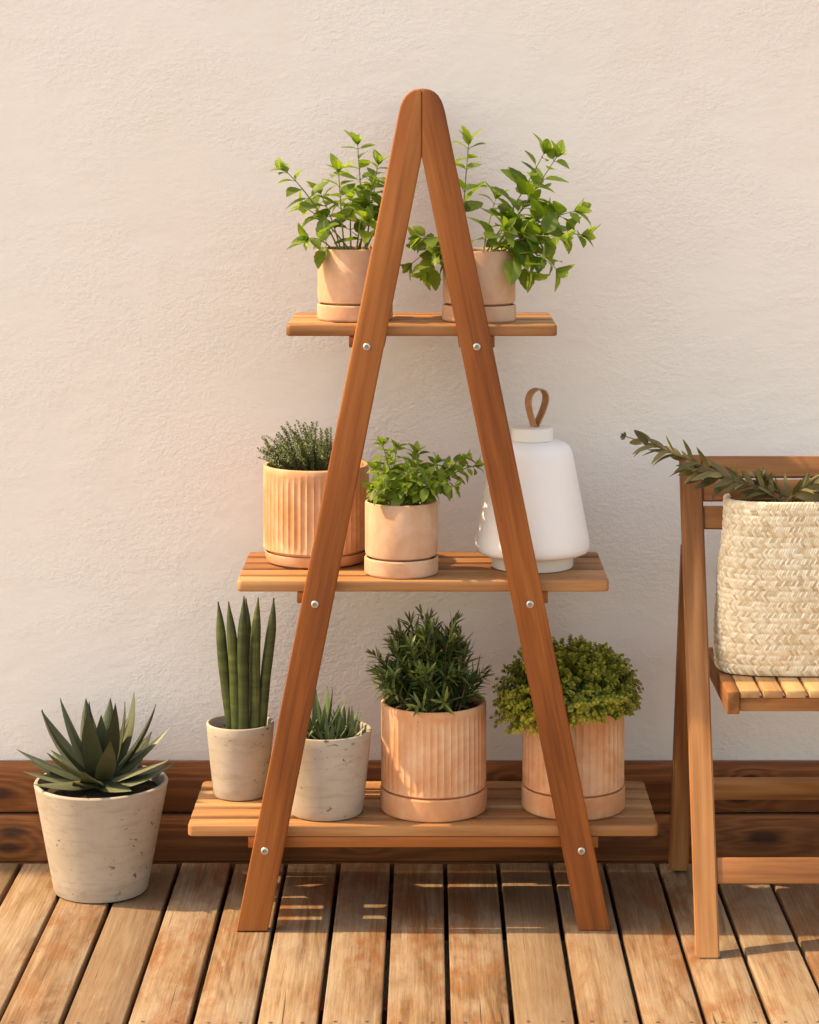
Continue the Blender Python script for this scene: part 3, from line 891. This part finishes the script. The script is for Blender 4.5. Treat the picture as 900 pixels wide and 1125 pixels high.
# rosemary, bottom shelf
c = pot_c(476.5, 0.0975, 905, Z_BOT)
t = thing('potted_rosemary', c, 'tall dark rosemary in a fluted terracotta pot, middle of the bottom shelf', 'potted plant', 'fluted terracotta pots')
fluted_pot(t, c, 0.0965, 0.198, 0.041, 48)
def reach_rose(a, e, rr):
    hh = rr.uniform(.085, .195) * (1 - .62 * e ** 2)
    if e > .8: hh -= rr.uniform(0, .035)
    if rr.random() < .12: hh *= 1.12
    return Vector((-0.012 + 0.108 * e * math.cos(a) * rr.uniform(.8, 1.12), 0.100 * e * math.sin(a), hh))
herb(t, c + Vector((0, 0, 0.186)), 84, reach_rose, 0.040, 0.0054, 235, M_ROSE, 0.0014, 9, tb=.50, tv=.25, tiptint=.5, wob=.2, base_r=.07, shape=.8, rows=5, whorl=1, up=.8)

# golden lemon thyme, bottom shelf right
c = pot_c(630, 0.0945, 903, Z_BOT)
t = thing('potted_golden_thyme', c, 'bushy yellow-green thyme mound in a fluted terracotta pot, right of the bottom shelf', 'potted plant', 'fluted terracotta pots')
fluted_pot(t, c, 0.0935, 0.198, 0.041, 46)
def reach_spill(a, e, rr):
    a2 = PI - .25 + (a % (PI + .5))
    left = max(0, -math.cos(a2))
    return Vector(((0.146 if left else .122) * math.cos(a2) * rr.uniform(.85, 1.0), 0.128 * math.sin(a2) - .010, rr.uniform(-.004 - .040 * left, .035)))
def reach_lemon(a, e, rr):
    x = math.cos(a) * e
    wide = 0.150 if x < 0 else 0.126
    zz = 0.105 * math.sqrt(max(0, 1 - (e * .97) ** 2)) * rr.uniform(.75, 1.08) + 0.008
    if e > .72 and x < -.2 and math.sin(a) < .35: zz -= rr.uniform(.0, .062)
    elif e > .85: zz -= rr.uniform(0, .012)
    return Vector((wide * x, 0.112 * e * math.sin(a), zz))
LEMON_C = c + Vector((0, 0, 0.190))
herb(t, LEMON_C, 420, reach_lemon, 0.0102, 0.0072, 200, M_LEMON, 0.0008, 13, tb=.50, tv=.22, tiptint=.6, base_r=.075, shape=.75, rows=4, up=.5, extra=(170, reach_spill))

# ------------------------------------------------------------------ succulents
def thick_leaf(pts, ws, ths, side, mat, t, tint, name='leaf', edge=0.0):
    """fleshy pointed leaf along pts, channelled above; a closed body of 8 points per ring"""
    m_ = MB()
    n_ = len(pts); vs_, fs_ = [], []
    for i, p in enumerate(pts):
        d = (pts[min(i + 1, n_ - 1)] - pts[max(i - 1, 0)]).normalized()
        s = (side - d * side.dot(d)).normalized()
        u = s.cross(d).normalized()
        w, h_ = ws[i] / 2, ths[i]
        for (a, b_) in ((-1, .60), (-.86, .40), (0, 0), (.86, .40), (1, .60), (.6, -.45), (0, -.8), (-.6, -.45)):
            vs_.append(p + s * (a * w) + u * (b_ * h_))
    for i in range(n_ - 1):
        for k in range(8):
            k2 = (k + 1) % 8
            fs_.append((i * 8 + k, i * 8 + k2, (i + 1) * 8 + k2, (i + 1) * 8 + k))
    fs_.append(tuple(range(8))); fs_.append(tuple((n_ - 1) * 8 + k for k in range(8))[::-1])
    m_.add(vs_, fs_, 0, tint)
    if edge:
        for q in range((n_ - 1) * 8):
            if q % 8 in (4, 7): m_.t[q] = min(1, tint + edge)
            elif q % 8 in (1, 2): m_.t[q] = max(0, tint - .08)
    return m_.build(name, mat, t, angle=70)

def rosette(t, c, spec, mat, rr, edge=0.0):
    """spec: (azimuth, elevation at the base, length, width, bend)"""
    for (a, el, L, W, bend, tint) in spec:
        out = Vector((math.cos(a), math.sin(a), 0))
        side = Vector((-math.sin(a), math.cos(a), 0))
        pts, ws, ths = [], [], []
        p = Vector(c) + out * 0.010
        n_ = 11
        for i in range(n_ + 1):
            s = i / n_
            e = el + bend * s
            pts.append(p.copy())
            p = p + (out * math.cos(e) + Vector((0, 0, 1)) * math.sin(e)) * (L / n_)
            ws.append(max(0.0008, W * (0.62 + 0.75 * s - 0.1 * s * s if s < .42 else 0.917 * (1 - ((s - .42) / .58) ** 1.7)) ))
            ths.append(max(0.0006, W * 0.22 * (1 - s) ** 0.7))
        thick_leaf(pts, ws, ths, side, mat, t, tint, edge=edge)

rr = random.Random(4)
D = 3689 / (994 - VPY)
c = P(111, 0, D - CAM_D + 0.088); c.z = 0
t = thing('potted_agave', c, 'spiky dark green agave in a wide beige stone pot standing on the deck', 'potted plant', 'beige stone pots')
stone_pot(t, c, 0.088, 0.125, 0.205, 0.009)
spec = []
for k in range(36):
    a = k * 2.39996 + 1.1
    s = max(0, (k - 10) / 25)                  # 0 outer, 1 inner
    el = R(3 + 74 * s ** 0.85) + rr.uniform(-.07, .07)
    L = (0.132 + 0.038 * math.sin(PI * min(1, s * 1.0))) * rr.uniform(.92, 1.08)
    spec.append((a + rr.uniform(-.15, .15), el, L, 0.048 * rr.uniform(.85, 1.1) * (1 - .25 * s), R(24) * rr.uniform(.3, 1.4), min(1, max(0, rr.gauss(.45, .2)))))
rosette(t, c + Vector((0, 0, 0.203)), spec, M_AGAVE, rr, .33)

# snake plant
c = pot_c(264, 0.051, 881.5, Z_BOT)
t = thing('potted_snake_plant', c, 'cylindrical snake plant spears in a small speckled stone pot on the bottom shelf', 'potted plant', 'beige stone pots')
stone_pot(t, c, 0.051, 0.0635, 0.137, 0.006)
for (tx, ty, bx, by_, dy, ph) in ((238.5, 661, 255, 806, -.012, .2), (252.5, 661, 261, 806, -.02, .5), (267, 655, 267.5, 806, -.026, .1), (271, 657, 268, 800, .016, .4), (282.5, 656, 279, 806, -.014, .8), (300.5, 657, 286, 806, -.006, .3)):
    p0, p1 = P(bx, by_, c.y + dy), P(tx, ty, c.y + dy * 1.5)
    p0.z = c.z + 0.112
    m_ = MB(); n_ = 26
    pts = [p0.lerp(p1, i / n_) + Vector((0.0022 * math.sin(i * .25 + ph * 9), 0, 0)) * (i / n_) for i in range(n_ + 1)]
    rad = [0.0100 * (1 if i < 16 else max(.12, 1 - ((i - 16) / (n_ - 16)) ** 2.4)) * (1 + .02 * math.sin(i)) for i in range(n_ + 1)]
    tube(m_, pts, rad, 16, 0, ph)
    m_.build('leaf', M_SNAKE, t, angle=60)

# small aloes
c = pot_c(358.5, 0.068, 904, Z_BOT)
t = thing('potted_aloe', c, 'small pale-green aloe cluster in a stone pot, behind the left leg of the plant stand', 'potted plant', 'beige stone pots')
stone_pot(t, c, 0.0675, 0.083, 0.152, 0.007)
for (ox, oy, sc, n_) in ((-0.012, 0.0, 1.25, 20), (0.036, -0.02, .85, 15), (0.008, -0.045, .72, 13), (-0.045, -0.02, .8, 12), (0.03, 0.035, .85, 12)):
    spec = []
    for k in range(n_):
        s = k / (n_ - 1)
        spec.append((k * 2.39996 + ox * 90, R(28 + 55 * s) + rr.uniform(-.1, .1), 0.066 * sc * (0.75 + .35 * s) * rr.uniform(.85, 1.12), 0.0135 * sc * rr.uniform(.8, 1.1), R(12) * rr.uniform(-.3, 1), min(1, max(0, rr.gauss(.5, .22)))))
    rosette(t, c + Vector((ox, oy, 0.135)), spec, M_ALOE, rr)

# ------------------------------------------------------------------ lamp
D = (CAM_H - Z_MID) * F_PX / (631 - VPY)
c = P(585, 0, D - CAM_D + 0.0755); c.z = Z_MID
lamp = thing('table_lamp', c, 'white bell-shaped portable lamp with tan leather loop handle on the middle shelf', 'lamp')
k_ = (D + .0755) / F_PX
m_ = MB()
lathe(m_, c, [(0.0005, 0.0006), (0.070, 0.0006), (0.0745, 0.002), (0.0755, 0.005), (0.0755, 0.0245), (0.0735, 0.0265), (0.0005, 0.0265)], 80)
m_.build('base', M_LAMPCAP, lamp)
prof = [(0.060, 0.0272), (0.088, 0.0268), (0.0965, 0.0273), (0.1015, 0.0297), (0.1045, 0.0342), (0.1055, 0.041), (0.1050, 0.050)]
for i in range(1, 11):
    s = i / 10
    prof.append((0.1050 - 0.0300 * s, 0.050 + 0.157 * s))
prof += [(0.0725, 0.2155), (0.0685, 0.2225), (0.062, 0.2280), (0.053, 0.2312), (0.042, 0.2325), (0.0005, 0.2325)]
m_ = MB(); lathe(m_, c, prof, 96); m_.build('shade', M_SHADE, lamp, angle=60)
m_ = MB(); lathe(m_, c, [(0.0005, 0.233), (0.0365, 0.233), (0.038, 0.235), (0.038, 0.2545), (0.0365, 0.257), (0.033, 0.258), (0.0005, 0.258)], 64)
m_.build('cap', M_LAMPCAP, lamp)
# leather loop: a strap standing up, folded over at the top
m_ = MB()
ca, sa = math.cos(R(28)), math.sin(R(28))
path = []
for i in range(29):
    s = i / 28
    ang = -PI / 2 + 2 * PI * s
    # teardrop: both ends meet at the cap
    rad = 0.0185 * math.sin(PI * s) ** 0.75
    zz_ = 0.074 * math.sin(PI * s) ** 0.9
    path.append((-0.0185 * math.sin(2 * PI * s) + 0.10 * zz_, zz_))
lo = []
for (u, zz) in path:
    for (wd, th_) in ((-.0105, -1), (.0105, -1), (.0105, 1), (-.0105, 1)):
        lo.append((u, wd, zz, th_))
vs_, fs_ = [], []
for i, (u, zz) in enumerate(path):
    j0, j1 = max(0, i - 1), min(len(path) - 1, i + 1)
    du, dz_ = path[j1][0] - path[j0][0], path[j1][1] - path[j0][1]
    l_ = math.hypot(du, dz_) or 1
    nu, nz = -dz_ / l_, du / l_
    for (wd, th_) in ((-.0105, -1), (.0105, -1), (.0105, 1), (-.0105, 1)):
        uu, z2 = u + nu * .0013 * th_, zz + nz * .0013 * th_
        vs_.append(Vector((c.x + 0.004 + uu * ca - wd * sa, c.y + uu * sa + wd * ca, c.z + 0.2535 + z2)))
for i in range(len(path) - 1):
    for k in range(4):
        k2 = (k + 1) % 4
        fs_.append((i * 4 + k, i * 4 + k2, (i + 1) * 4 + k2, (i + 1) * 4 + k))
fs_ += [(0, 1, 2, 3), tuple(len(vs_) - 4 + k for k in (3, 2, 1, 0))]
m_.add(vs_, fs_, 0, .5)
m_.build('strap', M_LEATHER, lamp, angle=60)

# ------------------------------------------------------------------ folding chair
CX0, CX1 = 0.4795, 0.9195                 # middle of the left and right legs
chair = thing('folding_chair', ((CX0 + CX1) / 2, 0.05, 0), 'slatted wooden folding chair holding a straw basket at the right edge', 'chair')
YF, YT, ZT = -0.150, 0.120, 0.826           # front foot y; top y, z
dirL = Vector((0, YT - YF, ZT)).normalized()
def lp(z): return YF + (YT - YF) * z / ZT
fl = []
for x in (CX0, CX1):
    m_ = MB()
    p0, p1 = Vector((x, YF, 0)), Vector((x, YT, ZT))
    M = frame(p0, p1, Vector((0, -1, 0)))
    bm = box_bm((p1 - p0).length, 0.040, 0.026, 0)
    for v in bm.verts:                        # foot cut level with the deck
        if v.co.x < 0:
            v.co.x -= v.co.z * (dirL.y / dirL.z)
    bmesh.ops.bevel(bm, geom=bm.edges[:], offset=0.003, segments=2, affect='EDGES')
    bm_to_mb(m_, bm, Matrix.Identity(4), 0, random.random())
    fl.append(m_.build('leg', M_CHAIR, chair, M, world=False, angle=45))
ZP = 0.665
yp = lp(ZP) + 0.030
for x in (CX0, CX1):
    p0, p1 = Vector((x - .001, 0.315, 0.004)), Vector((x - .001, yp, ZP))
    m_ = MB(); M = frame(p0, p1, Vector((0, -1, 0)))
    dR = (p1 - p0).normalized()
    bm = box_bm((p1 - p0).length, 0.036, 0.026, 0)
    for v in bm.verts:
        if v.co.x < 0: v.co.x -= v.co.z * (dR.y / dR.z)
    bmesh.ops.bevel(bm, geom=bm.edges[:], offset=0.003, segments=2, affect='EDGES')
    bm_to_mb(m_, bm, Matrix.Identity(4), 0, random.random())
    m_.build('leg', M_CHAIR, chair, M, world=False, angle=45)
upv = Vector((0, -1, 0))
xi0, xi1 = CX0 + 0.0205, CX1 - 0.0205
for (zc, hh) in ((0.806, 0.0385), (0.765, 0.0385), (0.718, 0.0410)):
    beam('back_slat', (xi0, lp(zc) + .001, zc), (xi1, lp(zc) + .001, zc), hh, 0.018, M_CHAIR, chair, up=Vector((0, -dirL.z, dirL.y)), bev=0.002)
beam('stretcher', (xi0, lp(.135) , .134), (xi1, lp(.135), .134), 0.044, 0.018, M_CHAIR, chair, up=Vector((0, -dirL.z, dirL.y)))
zr = 0.175
yr = 0.315 + (yp - 0.315) * zr / ZP
beam('stretcher', (xi0, yr, zr), (xi1, yr, zr), 0.040, 0.018, M_CHAIR, chair, up=Vector((0, -dirL.z, -.35)))
# seat
SZ = 0.449
seat0, seat1 = -0.110, 0.225
for x in (CX0 + 0.050, CX1 - 0.050):
    beam('seat_rail', (x, seat0, SZ - 0.0215), (x, seat1, SZ - 0.0175), 0.022, 0.040, M_CHAIR, chair, bev=0.002)
m_ = MB()
xs0, xs1 = CX0 + 0.0625, CX1 - 0.0625
ns = 8
sw = (xs1 - xs0 - 0.006 * (ns - 1)) / ns
Ms = Matrix.Translation(((xs0 + xs1) / 2, 0.06, SZ)) @ Matrix.Rotation(R(90), 4, 'Z')
for k in range(ns):
    xc = xs0 + sw / 2 + k * (sw + .006)
    bm = box_bm(seat1 - seat0 - .006, sw, 0.014, 0.002)
    bm_to_mb(m_, bm, Ms.inverted() @ Matrix.Translation((xc, (seat0 + seat1) / 2 + .001, SZ - 0.0075)) @ Matrix.Rotation(R(90), 4, 'Z'), 0, random.random())
m_.build('seat', M_SEAT, chair, Ms, world=False, angle=45)
for y_ in (seat0 + 0.022, seat1 - 0.03):
    beam('seat_rail', (CX0 + .0625, y_, SZ - 0.0275), (CX1 - .0625, y_, SZ - 0.0275), 0.018, 0.024, M_CHAIR, chair)

# ------------------------------------------------------------------ straw basket
BX, BY, BZ, BH = 0.702, 0.055, SZ + 0.001, 0.305
basket = thing('straw_basket', (BX, BY, BZ), 'cream woven straw basket on the chair seat holding leafy branches', 'basket')
def basket_half(v):                             # half width, half depth at height v (0..1)
    a = 0.191 + (0.166 - 0.191) * v - 0.012 * (1 - v) ** 6
    b_ = 0.080 - 0.010 * v - 0.012 * (1 - v) ** 6
    return a, b_
def peri(u, a, b_):                             # rounded oblong
    th_ = 2 * PI * u
    ct, st_ = math.cos(th_), math.sin(th_)
    e = 0.62
    return math.copysign(abs(ct) ** e, ct) * a, math.copysign(abs(st_) ** e, st_) * b_
NU, ROWS, PER = 1512, 16, 10
STI = 188
# arc-length table so that the stitches are even
tab = []; last = None; acc = 0
for i in range(4001):
    q = peri(i / 4000, .18, .075)
    if last: acc += math.hypot(q[0] - last[0], q[1] - last[1])
    tab.append(acc); last = q
us = []; j = 0
for i in range(NU):
    tgt = acc * i / NU
    while tab[j + 1] < tgt: j += 1
    us.append((j + (tgt - tab[j]) / max(1e-9, tab[j + 1] - tab[j])) / 4000)
m_ = MB(); vs_, fs_, tn = [], [], []
NV = ROWS * PER
br = random.Random(2)
jit = [[br.uniform(-1, 1) for _ in range(STI)] for _ in range(ROWS * 2 + 2)]
for jv in range(NV + 1):
    v = jv / NV
    row = min(ROWS - 1, jv // PER); tt = (jv - row * PER) / PER
    a, b_ = basket_half(v)
    half = 0 if tt < .5 else 1
    th2 = (tt * 2) % 1.0 if tt < 1 else 1.0
    for iu in range(NU):
        s = iu / NU * STI
        sl = th2 * 1.15 if half == 0 else 1.15 - th2 * 1.15
        ph = (s + sl + 0.5 * (row % 2)) % STI
        kk = int(ph); fr_ = ph - kk
        bulge = math.sin(PI * fr_) ** 0.6
        hgt = 0.0023 * bulge * (0.35 + 0.65 * math.sin(PI * max(.04, min(.96, th2))) ** .5) - 0.0016 * (1 - math.sin(PI * tt) ** .5)
        hgt += 0.0009 * jit[row * 2 + half][kk % STI]
        x, y = peri(us[iu], a, b_)
        x2, y2 = peri(us[iu], a + .01, b_ + .01)
        nx, ny = x2 - x, y2 - y; l_ = math.hypot(nx, ny) or 1
        wob = 0.004 * mnoise.noise(Vector((x * 9, y * 9, v * 4)))
        zw = 0.005 * mnoise.noise(Vector((x * 5, 3.1, y * 5))) * v
        hg = hgt + wob
        vs_.append(Vector((BX + x + nx / l_ * hg, BY + y + ny / l_ * hg, BZ + v * BH + zw + 0.001)))
        tn.append(0.5 + 0.45 * jit[row * 2 + half][kk % STI])
for jv in range(NV):
    for iu in range(NU):
        i2 = (iu + 1) % NU
        fs_.append((jv * NU + iu, jv * NU + i2, (jv + 1) * NU + i2, (jv + 1) * NU + iu))
b0 = len(m_.v)
m_.v.extend(vs_)
for jv in range(NV):
    for iu in range(NU):
        i2 = (iu + 1) % NU
        m_.f.append((jv * NU + iu, jv * NU + i2, (jv + 1) * NU + i2, (jv + 1) * NU + iu)); m_.m.append(0); m_.t.append(tn[jv * NU + iu])
# inside wall and bottom
iv, jf = [], []
for (v, inset, zz) in ((1.0, .0, 0), (1.0, .006, 0.001), (.5, .007, 0), (.06, .009, 0)):
    a, b_ = basket_half(v)
    for k in range(96):
        x, y = peri(us[k * NU // 96], a - inset, b_ - inset)
        zw = 0.005 * mnoise.noise(Vector((x * 5, 3.1, y * 5))) * v
        iv.append(Vector((BX + x, BY + y, BZ + v * BH + zw + zz)))
jf = [(i * 96 + k, (i + 1) * 96 + k, (i + 1) * 96 + (k + 1) % 96, i * 96 + (k + 1) % 96) for i in range(3) for k in range(96)]
jf.append(tuple(3 * 96 + k for k in range(96)))
m_.add(iv, jf, 0, .3)
a, b_ = basket_half(0)
m_.add([Vector((BX + peri(us[k * NU // 96], a, b_)[0], BY + peri(us[k * NU // 96], a, b_)[1], BZ + 0.0012)) for k in range(96)], [tuple(range(96))[::-1]], 0, .3)
m_.build('body', M_STRAW, basket, angle=0)
# rim braid
m_ = MB()
a, b_ = basket_half(1.0)
for strand in range(2):
    pts = []
    for k in range(505):
        q = us[(k * 3) % NU]
        x, y = peri(q, a - .003, b_ - .003)
        zw = 0.005 * mnoise.noise(Vector((x * 5, 3.1, y * 5)))
        ph = 2 * PI * k / 504 * 60 + strand * PI
        pts.append(Vector((BX + x * (1 + .009 * math.cos(ph)), BY + y * (1 + .02 * math.cos(ph)), BZ + BH + zw + 0.001 + .0022 * math.sin(ph))))
    tube(m_, pts, 0.0040, 6, 0, .45 + .2 * strand)
m_.build('rim', M_STRAW, basket, angle=60)

# ------------------------------------------------------------------ leafy branches
def branch(label, pts, n_leaf, L, W, seed, start=.25, rad=.0026):
    rr = random.Random(seed)
    pts = [Vector(p) for p in pts]
    # Catmull-Rom through the points
    ex = [pts[0] * 2 - pts[1]] + pts + [pts[-1] * 2 - pts[-2]]
    sm = []
    for i in range(1, len(ex) - 2):
        for q in range(8):
            t_ = q / 8
            a, b_, c_, d_ = ex[i - 1], ex[i], ex[i + 1], ex[i + 2]
            sm.append(0.5 * ((2 * b_) + (c_ - a) * t_ + (2 * a - 5 * b_ + 4 * c_ - d_) * t_ * t_ + (3 * b_ - a - 3 * c_ + d_) * t_ ** 3))
    sm.append(pts[-1])
    t = thing('leafy_branch', pts[0], label, 'branch', 'leafy branches in the basket')
    m_ = MB(); n_ = len(sm)
    tube(m_, sm, [rad * (1 - .65 * i / n_) for i in range(n_)], 7, 0, .4)
    m_.build('stem', M_TWIG, t)
    lf = MB(); rot = rr.random() * 6
    for k in range(n_leaf):
        s = start + ((.87 if seed == 1 else 1) - start) * (k + rr.random() * .5) / n_leaf
        f_ = min(n_ - 1.001, s * (n_ - 1)); i = int(f_)
        p = sm[i].lerp(sm[i + 1], f_ - i); ax = (sm[i + 1] - sm[i]).normalized()
        x_ = ax.cross(Vector((.1, .9, .3))).normalized(); y_ = ax.cross(x_)
        rot += 2.4 + rr.uniform(-.4, .4)
        d = (ax * rr.uniform(.7, 1.6) + x_ * math.cos(rot) * rr.uniform(.5, 1.1) + y_ * math.sin(rot) * rr.uniform(.5, 1.0) + Vector((0, 0, rr.uniform(-.4, .25)))).normalized()
        ll = L * rr.uniform(.7, 1.15) * (1 - .35 * s)
        leaf(lf, p, d, Vector((rr.uniform(-.5, .5), -.6, .8)), ll, W * rr.uniform(.75, 1.2), curl=rr.uniform(-.35, .55), fold=rr.uniform(.15, .65), rows=8, shape=.85,
             tint=min(1, max(0, rr.gauss(.42, .2))), twist=rr.uniform(-.8, .8))
    if seed == 1:
        for q in range(9):      # seed head on the thin tip
            d = (ax + rv(.9)).normalized()
            leaf(lf, sm[-1] - ax * .003, d, Vector((0, -1, .3)), rr.uniform(.007, .012), .005, rows=4, fold=.4, tint=.02)
    lf.build('leaves', M_OLIVE, t)
branch('longest olive-brown leafy branch, leaning left out of the basket past the chair back',
       [(0.76, .06, .50), (0.70, .045, .70), (0.62, .03, .766), (0.545, .010, .798), (0.46, -.005, .838), (0.395, -.008, .864), P(686, 479, -.005)], 46, .066, .0115, 1, start=.26)
branch('shorter leafy branch over the basket rim, drooping against the chair top slat',
       [(0.80, .07, .50), (0.72, .05, .72), (0.64, .05, .765), (0.575, .045, .787), (0.515, .03, .80), (.47, .02, .815)], 36, .070, .0125, 2, start=.35)
branch('leafy branch end lying low across the right of the basket rim',
       [(0.62, .04, .52), (0.63, .03, .72), (0.665, .012, .778), (0.71, -.002, .790), (0.765, -.01, .785)], 34, .064, .0125, 3, start=.40)
branch('upright leafy twig poking up from the middle of the basket rim',
       [(0.68, .06, .52), (0.64, .045, .72), (0.615, .04, .765), (0.60, .03, .80)], 16, .045, .012, 4, start=.6)
